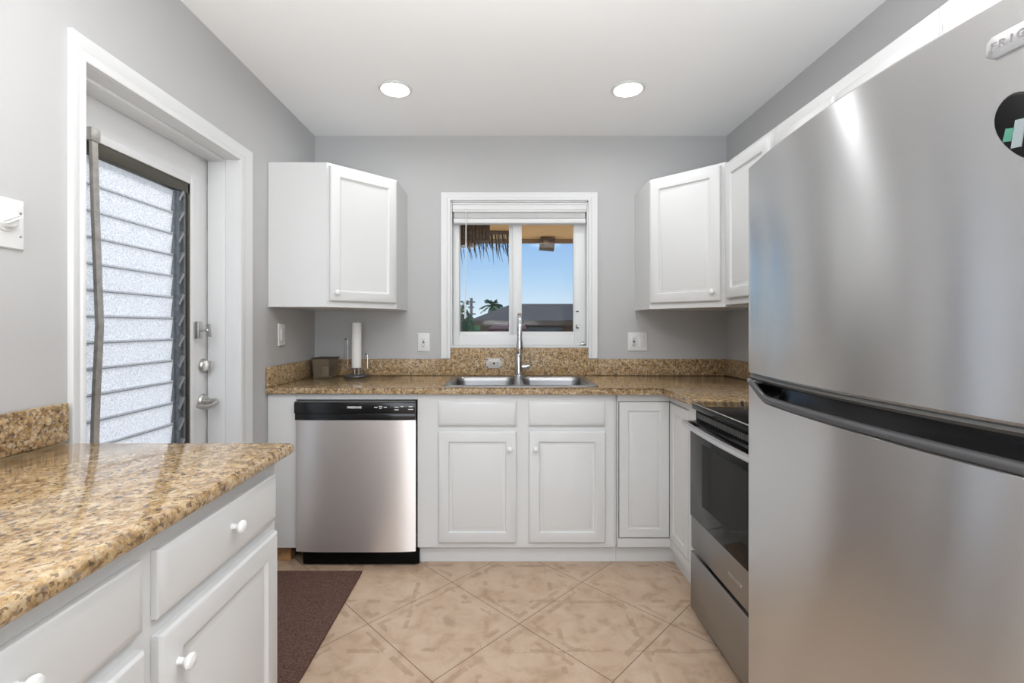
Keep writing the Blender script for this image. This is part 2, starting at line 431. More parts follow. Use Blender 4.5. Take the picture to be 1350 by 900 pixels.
wr = MB().box(XL-.2, -1.05, YR-.2, YR, 0, ZC).box(1.25, XR+.2, YR-.2, YR, 0, ZC).box(-1.05, 1.25, YR-.2, YR, 2.4, ZC).box(-1.05, 1.25, YR-.2, YR, 0, .28)
struct(wr.build('wall_rear', 'wall'))

# ---- door casing
xf = XL+.001
CP = [(0, 0), (0, .0115), (.06, .014), (.30, .0145), (.40, .0105), (.50, .012), (.90, .0165), (.97, .0165), (1, .014), (1, 0)]
def casing(a0, a1, b0, b1, top_in, top_out, zb, pos):
    "a0/a1 inner and outer edge of the near jamb, b0/b1 of the far one; pos(a, z, h) gives the point"
    rings = []
    for ka, kz in ((0, 0), (0, 1), (1, 1), (1, 0)):
        ring = []
        for t_, h_ in CP:
            a_ = a0+(a1-a0)*t_ if ka == 0 else b0+(b1-b0)*t_
            ring.append(Vector(pos(a_, top_in+(top_out-top_in)*t_ if kz else zb, h_)))
        rings.append(ring)
    return MB().loft(rings)
cs = casing(DY0, 1.3155, DY1, 2.264, DZ, 2.097, 0, lambda a_, z_, h_: (xf+h_, a_, z_))
struct(cs.build('trim_1', 'trim'), 'white casing around the doorway')
jb = MB()
jb.box(XL-.2, XL+.002, DY1-.001, DY1+.012, 0, DZ+.01).box(XL-.2, XL+.002, DY0-.012, DY0+.001, 0, DZ+.01).box(XL-.2, XL+.002, DY0, DY1, DZ-.001, DZ+.012)
jb.box(XL-.134, XL-.055, DY1-.012, DY1, 0, DZ-.001, .002).box(XL-.134, XL-.055, DY0, DY0+.012, 0, DZ-.001, .002).box(XL-.134, XL-.055, DY0+.012, DY1-.012, DZ-.013, DZ-.001, .002)
struct(jb.build('trim_2', 'door'), 'white door jamb')

# ---- jalousie door
XD = -1.376
GY0, GY1, GZ0, GZ1 = 1.512, 2.035, .16, 1.872
dr = MB()
ya, yb = DY0+.003, DY1-.003
dr.box(XD-.042, XD, ya, GY0-.012, .008, DZ-.004, .002).box(XD-.042, XD, GY1+.012, yb, .008, DZ-.004, .002)
dr.box(XD-.042, XD, GY0-.012, GY1+.012, GZ1+.012, DZ-.004, .0).box(XD-.042, XD, GY0-.012, GY1+.012, .008, GZ0-.012, .0)
d1 = struct(dr.build('door_1', 'door'), 'white entry door with a tall louvered glass panel')
f = MB()
for (a0, a1, b0, b1) in ((GY0-.03, GY0, GZ0-.03, GZ1+.03), (GY1, GY1+.03, GZ0-.03, GZ1+.03), (GY0, GY1, GZ1, GZ1+.03), (GY0, GY1, GZ0-.03, GZ0)):
    f.box(XD+.0005, XD+.010, a0, a1, b0, b1, .003)
f.build('glazing_bead', 'trim', d1)
f = MB()
for (a0, a1, b0, b1) in ((GY0, GY0+.012, GZ0, GZ1), (GY1-.012, GY1, GZ0, GZ1), (GY0, GY1, GZ1-.045, GZ1), (GY0, GY1, GZ0, GZ0+.02)):
    f.box(XD-.055, XD+.004, a0, a1, b0, b1, .001)
f.build('louver_frame', 'jalframe', d1)
f = MB().box(XD-.040, XD-.004, 1.945, 2.022, GZ0, GZ1-.045, .002)
f.box(XD-.004, XD+.004, 1.955, 1.968, GZ0, GZ1-.05).box(XD-.004, XD+.006, 1.992, 2.002, GZ0, GZ1-.05)
f.build('louver_channel', 'jal', d1)
z = GZ1-.052; i = 0
while z > GZ0+.06:
    MB().obox((XD-.014, (GY0+1.98)/2+.004, z-.048), (0, 1, 0), (.11, 0, 1), (1, 0, -.11), 1.98-GY0-.012, .095, .006, .0008).build('louver_pane', 'louver', d1)
    MB().obox((XD+.0015, 1.978, z-.012), (0, .65, 1), (0, 1, -.65), (1, 0, 0), .052, .011, .010, .002).build('louver_clip', 'jalclip', d1)
    MB().obox((XD-.008, (GY0+1.947)/2+.004, z-.0965), (0, 1, 0), (0, 0, 1), (1, 0, 0), 1.945-GY0-.014, .0028, .005, .0006).build('louver_edge', 'jalclip', d1)
    z -= .0885; i += 1
# bowed aluminium operator bar at the hinge side
pts = [(1.538, 1.885), (1.548, 1.60), (1.563, 1.25), (1.550, 1.02), (1.534, .60), (1.530, .2)]
f = MB(); f.loft([[(XD+.012, y-.011, z_), (XD+.024, y-.011, z_), (XD+.024, y+.011, z_), (XD+.012, y+.011, z_)] for y, z_ in pts])
f.box(XD-.003, XD+.028, 1.520, 1.556, 1.862, 1.905, .002)
ob = f.build('operator_bar', 'alum', d1)
MB().box(XD-.03, XD+.008, 1.513, 1.520, GZ0, 1.868, .002).build('side_channel', 'alum', d1)
for z_ in (1.40, 1.28, 1.16): MB().lathe((XD+.008, 1.5165, z_), (1, 0, 0), [(.005, 0), (.005, .004), (0, .006)], 10).build('screw', 'darkgrey', d1)
# crank operator
f = MB().box(XD+.001, XD+.034, 2.048, 2.082, 1.195, 1.272, .006).box(XD+.001, XD+.005, 2.052, 2.066, 1.172, 1.295, .001)
co = f.build('crank_box', 'nickel', d1)
f = MB().tube([(XD+.034, 2.066, 1.232), (XD+.058, 2.07, 1.232)], .005).lathe((XD+.056, 2.07, 1.232), (1, 0, 0), [(.008, 0), (.010, .006), (.006, .012), (0, .013)], 12)
f.obox((XD+.066, 2.07, 1.232), (0, 0, 1), (0, 1, 0), (1, 0, 0), .052, .014, .008, .003)
f.build('crank_handle', 'nickel', co)
# deadbolt, lever
db = MB().lathe((XD+.001, 2.128, 1.07), (1, 0, 0), [(.032, 0), (.032, .006), (.027, .014), (.022, .016), (0, .016)], 28).build('deadbolt', 'nickel', d1)
MB().obox((XD+.026, 2.128, 1.07), (0, .25, 1), (0, 1, -.25), (1, 0, 0), .038, .010, .022, .003).build('thumb_turn', 'nickel', db)
lv = MB().lathe((XD+.001, 2.124, .907), (1, 0, 0), [(.034, 0), (.034, .005), (.029, .012), (.014, .016), (.013, .034), (0, .036)], 28).build('door_handle', 'nickel', d1)
P = [(XD+.03, 2.124, .907), (XD+.062, 2.122, .910), (XD+.076, 2.108, .908), (XD+.076, 2.080, .896), (XD+.070, 2.040, .893), (XD+.062, 2.010, .902), (XD+.060, 1.998, .905)]
MB().tube(P, .008, 12, rs=[.011, .011, .011, .010, .010, .009, .006]).build('lever', 'nickel', lv)
struct(MB().box(XL-.45, XL-.2, 1.2, 2.4, -.12, -.005).build('trim_3', 'stucco'))

# ---- window
cs = casing(WX0, -.406, WX1, .619, WZ1, 2.126, 1.040, lambda a_, z_, h_: (a_, YB-.001-h_*1.25, z_))
struct(cs.build('trim_4', 'trim'), 'white casing around the window')
rv = MB()
rv.box(WX0-.001, WX0+.008, YB-.004, YB+.14, WZ0, WZ1).box(WX1-.008, WX1+.001, YB-.004, YB+.14, WZ0, WZ1).box(WX0, WX1, YB-.004, YB+.14, WZ1-.008, WZ1+.001).box(WX0, WX1, YB-.001, YB+.14, WZ0, WZ0+.010, .002)
struct(rv.build('trim_5', 'trim'), 'white window reveal and sill')
wf = MB(); fy0, fy1 = 3.10, 3.16
X0, X1 = WX0+.009, WX1-.009
GB, GT = 1.2145, 2.06
wf.box(X0, -.293, fy0, fy1, WZ0+.011, GT, .003).box(.480, X1, fy0, fy1, WZ0+.011, GT, .003).box(-.293, .480, fy0+.001, fy1, WZ0+.011, GB-.022, .003).box(-.293, .480, fy0+.001, fy1, 1.99, GT, .003)
wf.box(.556-.012, .556-.006, fy0-.004, fy0+.01, WZ0+.02, GT-.002, .001)
w1 = struct(wf.build('window_1', 'trim'), 'white sliding window over the sink')
def sash(xa, xb, yy, sl, sr):
    m_ = MB().box(xa, xa+sl, yy, yy+.025, GB-.026, 1.995, .002).box(xb-sr, xb, yy, yy+.025, GB-.026, 1.995, .002).box(xa, xb, yy+.001, yy+.024, GB-.026, GB, .002).box(xa, xb, yy+.001, yy+.024, 1.965, 1.995, .002)
    return m_.build('window_sash', 'trim', w1)
s1 = sash(-.294, .075, fy0+.026, .006, .034)
MB().box(-.29, .05, fy0+.036, fy0+.040, GB, 1.966).build('pane', 'glass', s1)
s2 = sash(.066, .484, fy0+.004, .060, .012)
MB().box(.12, .474, fy0+.014, fy0+.018, GB, 1.966).build('pane', 'glass', s2)
f = MB().box(.487, .505, fy0-.008, fy0, 1.345, 1.353, .001).box(.487, .507, fy0-.008, fy0, 1.236, 1.243, .001).box(.487, .492, fy0-.012, fy0, 1.238, 1.262, .001)
f.build('sash_latch', 'darkgrey', w1)
f = MB().box(.515, .555, fy0-.030, fy0-.002, 1.128, 1.138, .002).tube([(.52, fy0-.016, 1.138), (.535, fy0-.03, 1.15), (.552, fy0-.03, 1.146)], .003)
f.build('window_crank', 'nickel', w1)

# ---- raised blind
bl = thing('window_blind', (.108, 3.075, 1.93), 'white horizontal blind raised to the top of the sink window', 'blind')
f = MB().box(-.330, .548, 3.034, 3.046, 1.998, 2.058, .003).box(-.330, .548, 3.030, 3.036, 2.010, 2.024, .002).box(-.330, .548, 3.030, 3.036, 2.044, 2.056, .002)
f.build('valance', 'plastic', bl)
MB().box(-.322, .540, 3.050, 3.090, 2.02, 2.057, .002).build('headrail', 'plastic', bl)
f = MB()
for i in range(12): f.box(-.318, .538, 3.046, 3.094, 1.960+i*.0045, 1.9628+i*.0045)
f.build('slats', 'plastic', bl)['kind'] = 'stuff'
MB().box(-.324, .545, 3.040, 3.096, 1.924, 1.957, .008, 3).build('bottom_rail', 'plastic', bl)
MB().tube([(-.240, 3.026, 2.0), (-.241, 3.026, 1.7), (-.247, 3.026, 1.30)], .0035, 8, rs=[.0032, .0032, .0045]).build('wand', 'plastic', bl)

# ---- downlights
def downlight(x, y, label, power=2.1):
    r = thing('recessed_downlight', (x, y, ZC), label, 'ceiling light', 'round recessed downlights in the ceiling')
    MB().lathe((x, y, ZC-.001), (0, 0, -1), [(.088, 0), (.086, .004), (.078, .008), (.074, .007), (.073, .001)], 40).build('trim_ring', 'plastic', r)
    MB().lathe((x, y, ZC-.0045), (0, 0, -1), [(.072, 0), (.072, .002), (0, .0025)], 40).build('lens', 'lamp', r)
    light('downlight_bulb', 'AREA', (x, y, ZC-.012), (0, 0, 0), power, (.98, .985, 1), shape='DISK', size=.14, spread=math.radians(165)).parent = None
downlight(-.567, 2.444, 'round white recessed ceiling downlight, the left one of two')
downlight(.659, 2.444, 'round white recessed ceiling downlight, the right one of two')
for x in (-.567, .659):  # unseen fill lights added for even brightness, no fixtures
    for y, e_ in ((.75, 7), (-.9, 13)): light('ceiling_fill', 'AREA', (x, y, ZC-.012), (0, 0, 0), e_, (.99, .99, 1), shape='DISK', size=.5)

# ================================================================== COUNTERS
CT, CB = .930, .897
def rounded_counter(mb_poly, name, label):
    r = MB().prism(mb_poly, CB, CT, .012)
    return r
cw = thing('granite_countertop', (-.1, 2.72, CB), 'long golden-brown granite countertop under the window holding the sink', 'countertop')
poly = [(XL+.002, 2.41), (.835, 2.41), (.835, 2.022), (XR-.002, 2.022), (XR-.002, YB-.002), (XL+.002, YB-.002)]
slab = MB().prism(poly, CB, CT, .011).build('slab', 'granite_fine', cw)
cut = MB().box(-.295, .485, 2.475, 2.925, .8, 1.0).build('cutter', 'granite', None, base=(0, 0, 0))
boolean(slab, [cut])
MB().box(XL+.0225, -.408, YB-.022, YB-.002, CT+.0008, 1.037, .003).build('backsplash', 'granite_splash', cw)
MB().box(-.4075, .6205, YB-.023, YB-.021, CT+.0008, 1.036, .0008).build('backsplash', 'granite_splash', cw)
MB().box(.621, XR-.0225, YB-.022, YB-.002, CT+.0008, 1.037, .003).build('backsplash', 'granite_splash', cw)
MB().box(WX0+.002, WX1-.002, YB-.0208, YB-.0015, CT+.0008, 1.108, .002).build('backsplash', 'granite_splash', cw)
MB().box(XL+.002, XL+.022, 2.415, YB-.002, CT+.0008, 1.037, .003).build('backsplash', 'granite_splash', cw)
MB().box(XR-.022, XR-.002, 2.03, YB-.002, CT+.0008, 1.037, .003).build('backsplash', 'granite_splash', cw)

cl = thing('granite_countertop', (-.9, .45, CB), 'glossy granite countertop in the foreground beside the door', 'countertop')
MB().prism([(XL+.002, -.45), (-.577, -.45), (-.577, 1.283), (XL+.002, 1.283)], CB, CT, .013).build('slab', 'granite', cl)
MB().box(XL+.002, XL+.022, -.45, 1.300, CT+.0008, 1.036, .003).build('backsplash', 'granite_splash', cl)

# ================================================================== BASE CABINETS
FY = 2.437
U, NV = (1, 0, 0), (0, -1, 0)
# sink base
sb = thing('sink_base_cabinet', (.08, 2.7, 0), 'white base cabinet with two doors and two false drawer fronts under the sink', 'cabinet')
f = MB().box(-.4475, -.43, FY, 3.0, .091, CB-.002).box(.585, .6, FY+.02, 3.0, .091, CB-.002).box(-.43, .585, FY, FY+.018, .091, CB-.002).box(-.43, .585, FY+.018, 3.0, .091, .11).box(-.43, .585, 2.99, 3.0, .11, CB-.002)
f.build('body', 'cabinet', sb)
MB().box(-.4475, .6, 2.468, 2.484, .001, .0905).build('toe_kick', 'cabinet', sb)
for xa, xb, kn in ((-.337, .071, .408-.035), (.135, .535, .035)):
    door('drawer_front', (xa, FY-.0005, .731), U, NV, xb-xa, .127, sb, SLAB)
    door('door', (xa, FY-.0005, .121), U, NV, xb-xa, .582, sb, RAISED, (kn, .495))
# corner base
cb = thing('corner_base_cabinet', (1.1, 2.7, 0), 'white L-shaped corner base cabinet with a folding door beside the stove', 'cabinet')
XF = .876
f = MB()
f.box(.601, .606, FY, FY+.018, .091, CB-.002).box(.606, XF, FY, FY+.018, .857, CB-.002).box(.606, XF+.018, FY, FY+.018, .091, .137)
f.box(XF, XF+.018, 2.022, FY+.018, .857, CB-.002).box(XF, XF+.018, 2.022, FY, .091, .137).box(XF, XF+.018, 2.022, 2.185, .137, .857)
f.box(.601, .61, FY+.018, 3.0, .091, CB-.002).box(.61, 1.44, FY+.03, 3.0, .091, .11).box(XF+.02, 1.44, 2.022, 2.04, .091, CB-.002)
f.build('body', 'cabinet', cb)
f = MB().box(.601, .908, 2.468, 2.484, .001, .0905).box(.908, .924, 2.022, 2.484, .001, .0905)
f.build('toe_kick', 'cabinet', cb)
FL = [(0, 0), (0, .014), (.002, .018), (.004, .020), (.046, .020), (.050, .0135), (.054, .0135), (.066, .019), (.068, .0192)]
MB().box(.604, XF+.012, FY+.0085, FY+.026, .135, .859).box(XF+.0085, XF+.026, 2.18, FY+.012, .135, .859).build('gap_shade_sheet', 'dark', cb)  # dark sheet painting the shade in the gaps around the corner doors
door('door', (.6105, FY+.017, .1405), U, NV, .2645, .7125, cb, FL)
door('door', (XF+.017, FY-.0035, .1405), (0, -1, 0), (-1, 0, 0), .243, .7125, cb, FL)
# filler left of the dishwasher
fl = thing('cabinet_filler', (-1.16, 2.45, 0), 'narrow white cabinet filler panel left of the dishwasher', 'panel')
MB().box(XL+.002, -1.086, FY, FY+.018, .088, CB-.002, .001).build('board', 'cabinet', fl)
MB().box(XL+.01, -1.13, 2.475, 2.52, .001, .087).build('wood_block', 'wood', fl)['label'] = 'bare brown wood block'
tag(MB().box(-1.0845, -.4485, FY, FY+.018, .866, CB-.002, .0008).build('cabinet_filler', 'cabinet'), 'thin white filler strip between dishwasher and countertop', 'panel')

# foreground cabinet run
pc = thing('base_cabinet', (-.92, .45, 0), 'white base cabinet with drawers and doors in the foreground under the left granite countertop', 'cabinet')
XP = -.617
MB().box(XL+.003, XP, -.42, 1.255, .10, CB-.002, .001).build('body', 'cabinet', pc)
MB().box(XL+.02, XP-.07, -.40, 1.235, .001, .0995).build('toe_kick', 'cabinet', pc)
UY, NX = (0, 1, 0), (1, 0, 0)
def bay(a0, a1, kn):
    door('drawer', (XP+.0005, a0, .737), UY, NX, a1-a0, .121, pc, SLAB, ((a1-a0)/2, .072))
    door('door', (XP+.0005, a0, .12), UY, NX, a1-a0, .588, pc, RAISED, (kn if kn > 0 else a1-a0+kn, .515))
bay(.812, 1.234, .042)
bay(.356, .778, -.042)
bay(-.10, .322, .042)

# ================================================================== WALL CABINETS
ZB, ZT = 1.352, 2.112
lc = thing('corner_wall_cabinet', (-.95, 2.75, ZB), 'white diagonal corner wall cabinet left of the window', 'cabinet')
P0, P1 = (-.926, 2.440), (-.627, 2.739)
MB().prism([(XL+.002, 2.440), P0, P1, (-.627, YB-.002), (XL+.002, YB-.002)], ZB, ZT).build('body', 'cabinet', lc)
q = 1/math.sqrt(2); L = math.dist(P0, P1)
un = Vector((q, q, 0)); nn = Vector((q, -q, 0))
o = Vector((*P0, ZB+.032)) + un*.012 + nn*.0005
door('door', o, un, nn, L-.024, .712, lc, RECESS, (.030, .045))
rc = thing('corner_wall_cabinet', (1.2, 2.75, ZB), 'white diagonal corner wall cabinet right of the window', 'cabinet')
Q0, Q1 = (.866, 2.739), (1.168, 2.437)
MB().prism([(.866, 2.739), (1.168, 2.437), (XR-.002, 2.437), (XR-.002, YB-.002), (.866, YB-.002)], ZB, ZT).build('body', 'cabinet', rc)
un = Vector((q, -q, 0)); nn = Vector((-q, -q, 0)); L = math.dist(Q0, Q1)
o = Vector((*Q0, ZB+.032)) + un*.010 + nn*.0005
door('door', o, un, nn, L-.030, .712, rc, RAISED, (L-.030-.035, .050))
rw = thing('wall_cabinet', (1.3, 2.2, ZB), 'white wall cabinet on the right wall between corner cabinet and fridge', 'cabinet')
XU = 1.170
MB().box(XU, XR-.002, 1.985, 2.436, ZB+.01, ZT-.008).build('body', 'cabinet', rw)
door('door', (XU-.0005, 2.405, ZB+.04), (0, -1, 0), (-1, 0, 0), .400, .690, rw, RAISED, (.365, .05))
ow = thing('wall_cabinet', (1.3, 1.62, 1.70), 'white wall cabinet above the stove, seen over the fridge top', 'cabinet')
MB().box(XU, XR-.002, 1.2445, 1.984, 1.70, ZT-.008).build('body', 'cabinet', ow)
for ya in (1.965, 1.60): door('door', (XU-.0005, ya, 1.72), (0, -1, 0), (-1, 0, 0), .345, .335, ow, RAISED)
MB().box(XU-.008, XU-.0005, 1.246, 1.254, 2.0, 2.04, .002).box(XU-.014, XU-.0005, 1.254, 1.258, 2.008, 2.032, .001).build('hinge', 'plastic', ow)
fw = thing('wall_cabinet', (1.3, .85, 1.74), 'white wall cabinet above the fridge', 'cabinet')
MB().box(XU, XR-.002, .43, 1.2435, 1.74, ZT-.008).build('body', 'cabinet', fw)
for ya in (1.22, .825): door('door', (XU-.0005, ya, 1.76), (0, -1, 0), (-1, 0, 0), .375, .285, fw, RAISED)

# ================================================================== DISHWASHER
dw = thing('dishwasher', (-.763, 2.7, 0), 'stainless steel dishwasher with black control strip under the counter', 'dishwasher')
DX0, DX1 = -1.074, -.453
MB().box(DX0+.008, DX1-.008, 2.43, 2.99, .10, .862).build('tub', 'darkgrey', dw)
f = MB()
n = 24; rings = []
for i in range(n+1):
    s_ = -1+2*i/n; x = DX0+(DX1-DX0)*i/n
    y = 2.398 + .010*abs(s_)**6 + .0015*s_*s_
    rings.append([(x, y, .083), (x, y, .764), (x, 2.428, .764), (x, 2.428, .083)])
f.loft(rings).build('door', 'steel2', dw, sharp=40)
f = MB().box(DX0-.004, DX1+.001, 2.392, 2.429, .800, .857, .004).box(DX0-.002, DX1, 2.400, 2.429, .765, .7995, .002)
cp = f.build('control_panel', 'black', dw)
MB().box(DX0-.003, DX1, 2.394, 2.429, .8573, .862, .001).build('top_trim', 'greystrip', dw)
MB().box(DX0+.03, DX1+.015, 2.425, 2.45, .010, .0815, .002).build('kick_plate', 'blackmatte', dw)
for x in (DX0+.06, DX1-.06): MB().lathe((x, 2.5, .001), (0, 0, 1), [(.02, 0), (.02, .02), (.008, .022), (.008, .105)], 12).build('foot', 'blackmatte', dw)
yt = 2.3915
text('lettering', 'FRIGIDAIRE', .0145, 'white', cp, (-.765, yt, .832), U, (0, 0, 1), bold=.0004)
for x, w, z_ in ((-.655, .018, .833), (-.606, .016, .833), (-.578, .004, .834), (-.548, .020, .833), (-.548, .022, .820), (-.520, .012, .837), (-.475, .020, .836), (-.475, .026, .822), (-.455, .004, .834), (-.63, .018, .837), (-.63, .012, .828)):
    MB().box(x-w/2, x+w/2, yt-.0002, yt+.0006, z_-.0018, z_+.0018).build('marking', 'greylabel' if w < .012 else 'white', cp)

# ================================================================== STOVE
st = thing('stove', (1.13, 1.63, 0), 'black and stainless electric stove between corner cabinet and fridge', 'stove')
SY0, SY1, SX = 1.268, 2.006, .812
MB().box(SX+.045, 1.44, SY0, SY1, .04, .895).build('body', 'darkgrey', st)
f = MB().box(SX+.006, 1.445, SY0, SY1+.008, .893, .922, .006)
ct = f.build('cooktop', 'glassblack', st)
for cx, cy, r in ((1.0, 1.44, .10), (1.0, 1.82, .08), (1.27, 1.44, .075), (1.27, 1.82, .10)):
    for rr in (r, r*.6):
        f = MB(); f.loft([[Vector((cx+(rr+d)*math.cos(2*PI*k/40), cy+(rr+d)*math.sin(2*PI*k/40), zz)) for k in range(40)] for d, zz in ((0, .9218), (0, .9224), (.0015, .9224), (.0015, .9218))], False, False)
        f.build('burner_ring', 'greylabel', ct)
MB().box(SX+.0045, SX+.0085, SY0+.002, SY1+.006, .9185, .9228, .001).build('cooktop_edge', 'bar', ct)
f = MB().box(1.40, 1.45, SY0, SY1, .923, 1.06, .006); bgd = f.build('backguard', 'glassblack', st)
for y in (1.36, 1.46, 1.82, 1.92): MB().lathe((1.399, y, .99), (-1, 0, 0), [(.02, 0), (.019, .018), (0, .02)], 18).build('knob', 'black', bgd)
# vent strip
f = MB().box(SX+.022, SX+.05, SY0+.004, SY1-.002, .842, .892)
vt = f.build('vent_strip', 'blackmatte', st)
f = MB(); y = SY0+.02
while y < SY1-.02: f.box(SX+.018, SX+.024, y, y+.006, .858, .880); y += .013
f.build('slats', 'greystrip', vt)['kind'] = 'stuff'
# oven door
od = MB().box(SX, SX+.043, SY0+.002, SY1-.001, .300, .845, .004).build('oven_door', 'stovesteel', st)
MB().box(SX-.003, SX-.0003, SY0+.003, SY1-.002, .440, .8445, .001).build('door_glass', 'glassblack', od)
MB().box(SX-.0038, SX-.0031, SY0+.12, SY1-.12, .52, .77).build('oven_window', 'ovenwin', od)
pts = []; 
for i in range(17):
    s_ = -1+i/8; pts.append((SX-.036-.016*(1-s_*s_), (SY0+SY1)/2+s_*.355, .838))
h = MB(); rings = []
for p_ in pts:
    rings.append([Vector((p_[0]+.008*math.cos(a_), p_[1], p_[2]+.0135*math.sin(a_))) for a_ in [2*PI*k/14 for k in range(14)]])
h.loft(rings)
for s_ in (-1, 1): h.box(SX-.034, SX, (SY0+SY1)/2+s_*.345-.012, (SY0+SY1)/2+s_*.345+.012, .828, .848, .003)
h.build('handle', 'bar', od)
text('lettering', 'FRIGIDAIRE', .019, 'bar', od, (SX-.0008, 1.625, .362), (0, -1, 0), (0, 0, 1), bold=.0002)
MB().box(SX-.002, SX+.043, SY0+.002, SY1-.001, .04, .286, .004).build('storage_drawer', 'stovesteel', st)
for x in (.90, 1.38):
    for y in (SY0+.05, SY1-.05): MB().lathe((x, y, .001), (0, 0, 1), [(.018, 0), (.018, .01), (.008, .012), (.008, .045)], 12).build('foot', 'blackmatte', st)

# ================================================================== FRIDGE
fr = thing('refrigerator', (1.05, .885, 0), 'large stainless steel top-freezer refrigerator on the right', 'refrigerator')
FC, FH = .885, .380
def fx(y, r=.018):
    s_ = (y-FC)/FH
    x = .630+.034*s_*s_
    d = FH-abs(y-FC)
    if d < r: x += r - math.sqrt(max(0, r*r-(r-d)**2))
    return x
ys = [FC-FH+.0005]+[FC-FH+.018*(1-math.cos(PI/2*i/6)) for i in range(1, 7)]
ys += [FC-FH+.018+(2*FH-.036)*i/48 for i in range(1, 48)]
ys += [2*FC-y for y in ys[:7]][::-1]
XK = .715
MB().box(XK+.006, 1.40, FC-FH+.004, FC+FH-.004, .03, 1.672, .004).build('body', 'darkgrey', fr)
def slab_door(name, zlo, ztop, mat, inset=0):
    rings = []
    for y in ys:
        x = fx(y)+inset; zt = ztop(y)
        rings.append([(x+.006, y, zlo), (x, y, zlo+.006), (x, y, zt-.006), (x+.006, y, zt), (XK, y, zt), (XK, y, zlo)])
    return MB().loft(rings).build(name, mat, fr, sharp=40)
fd = slab_door('freezer_door', 1.122, lambda y: 1.680, 'steel')
slab_door('door_trim', 1.1095, lambda y: 1.1215, 'greystrip', .002)['label'] = 'grey lower edge of freezer door'
def ztop(y):
    d = FH-abs(y-FC)
    if d < .022: return 1.097
    t_ = min(1, (d-.022)/(.105 if y > FC else .045)); t_ = t_*t_*(3-2*t_)
    t_ = t_**.75
    return 1.097-.031*t_
# finer columns for the scooped corners
ys2 = sorted(set([round(y, 5) for y in ys] + [round(FC+s_*(FH-.02-.004*i), 5) for i in range(30) for s_ in (-1, 1)]))
ys_save = ys; ys = ys2
ld = slab_door('fridge_door', .05, lambda y: ztop(y)-.001, 'steel')
# pocket handle along the top of the lower door
rings = []
for y in [v_ for v_ in ys2 if FH-abs(v_-FC) > .019]:
    x = fx(y); zt = ztop(y); lip = .013
    pk = (1.097-zt)/.031
    rings.append([(x-.001, y, zt-.001), (x-.001, y, zt+.006), (x+.004, y, zt+.011), (x+.010, y, zt+.011), (x+.016, y, zt+.009-.012*pk), (x+.030, y, zt+.009-.020*pk), (x+.046, y, zt+.004+.010*pk), (x+.050, y, zt+.006+.030*pk), (x+.056, y, zt+.008+.030*pk), (x+.060, y, zt-.03)])
MB().loft(rings).build('pocket_handle', 'pocket', ld, sharp=25)
rings = []
for y in [v_ for v_ in ys2 if FH-abs(v_-FC) > .019]:
    x = fx(y); zt = ztop(y)
    rings.append([(x-.0025, y, zt-.002), (x-.0035, y, zt+.005), (x+.001, y, zt+.0115), (x+.008, y, zt+.0125), (x+.008, y, zt+.0105), (x+.002, y, zt-.002)])
MB().loft(rings).build('handle_lip', 'darkgrey', ld, sharp=50)
ys = ys_save
MB().box(XK-.03, XK+.02, FC-FH+.02, FC+FH-.02, 1.098, 1.109).build('gasket', 'dark', fr)
f = MB().box(.70, 1.38, FC-FH+.02, FC+FH-.02, .001, .03)
f.build('base_grille', 'blackmatte', fr)
# hinge bracket between the doors at the far corner
MB().box(fx(1.24)+.004, XK, 1.225, 1.262, 1.0985, 1.1085, .002).build('hinge', 'nickel', fr)
# badge
def wrap_plate(y0_, y1_, z0_, z1_, th, mat, name, parent, r=.005):
    rings = []; n_ = 20
    for i in range(n_+1):
        y = y1_+(y0_-y1_)*i/n_; d = min(y1_-y, y-y0_)
        c_ = r-math.sqrt(max(0, r*r-(r-d)**2)) if d < r else 0
        x = fx(y)
        rings.append([(x-.0004, y, z0_+c_), (x-th+.001, y, z0_+c_), (x-th, y, z0_+c_+.002), (x-th, y, z1_-c_-.002), (x-th+.001, y, z1_-c_), (x-.0004, y, z1_-c_)])
    return MB().loft(rings).build(name, mat, parent)
bdg = wrap_plate(.505, .617, 1.601, 1.630, .005, 'bar', 'badge', fd)
s_ = 'FRIGIDAIRE'
for i, ch in enumerate(s_):
    y = .6085-i*.0098
    if y > .508:
        sl = (fx(y-.005)-fx(y+.005))
        text('lettering', ch, .0135, 'darkprint', bdg, (fx(y)-.0054, y, 1.6155), (sl, -.01, 0), (0, 0, 1), bold=.0004)

# black magnet on the freezer door
mg = thing('fridge_magnet', (fx(.585), .585, 1.475), 'black oval magnet with a green label stuck on the fridge door', 'magnet')
def blob(w, h, cy, cz, th, off, n_=28, taper=.35):
    front, mid, back = [], [], []
    for k_ in range(n_):
        a_ = 2*PI*k_/n_
        sy = math.cos(a_); sz = math.sin(a_)
        t_ = (1-sz)/2; ww = w*(1-.45*t_**1.5)
        y = cy+ww*sy-.016*t_*t_; z_ = cz+h*sz
        back.append((fx(y)-off, y, z_)); mid.append((fx(y)-off-th*.7, y, z_))
        y2 = cy+(y-cy)*.85; z2 = cz+(z_-cz)*.9
        front.append((fx(y2)-off-th, y2, z2))
    return [back, mid, front]
MB().loft(blob(.026, .044, .585, 1.500, .010, .0005)).build('body', 'blackmatte', mg, sharp=60)
MB().obox((fx(.588)-.0108, .5875, 1.492), (-.06, 1, .25), (0, -.25, 1), (1, .06, 0), .009, .016, .0012, .0003).build('label_sticker', 'green', mg)
MB().obox((fx(.577)-.0108, .5775, 1.490), (-.06, 1, .15), (0, -.15, 1), (1, .06, 0), .011, .034, .0012, .0003).build('label_sticker', 'greylabel', mg)

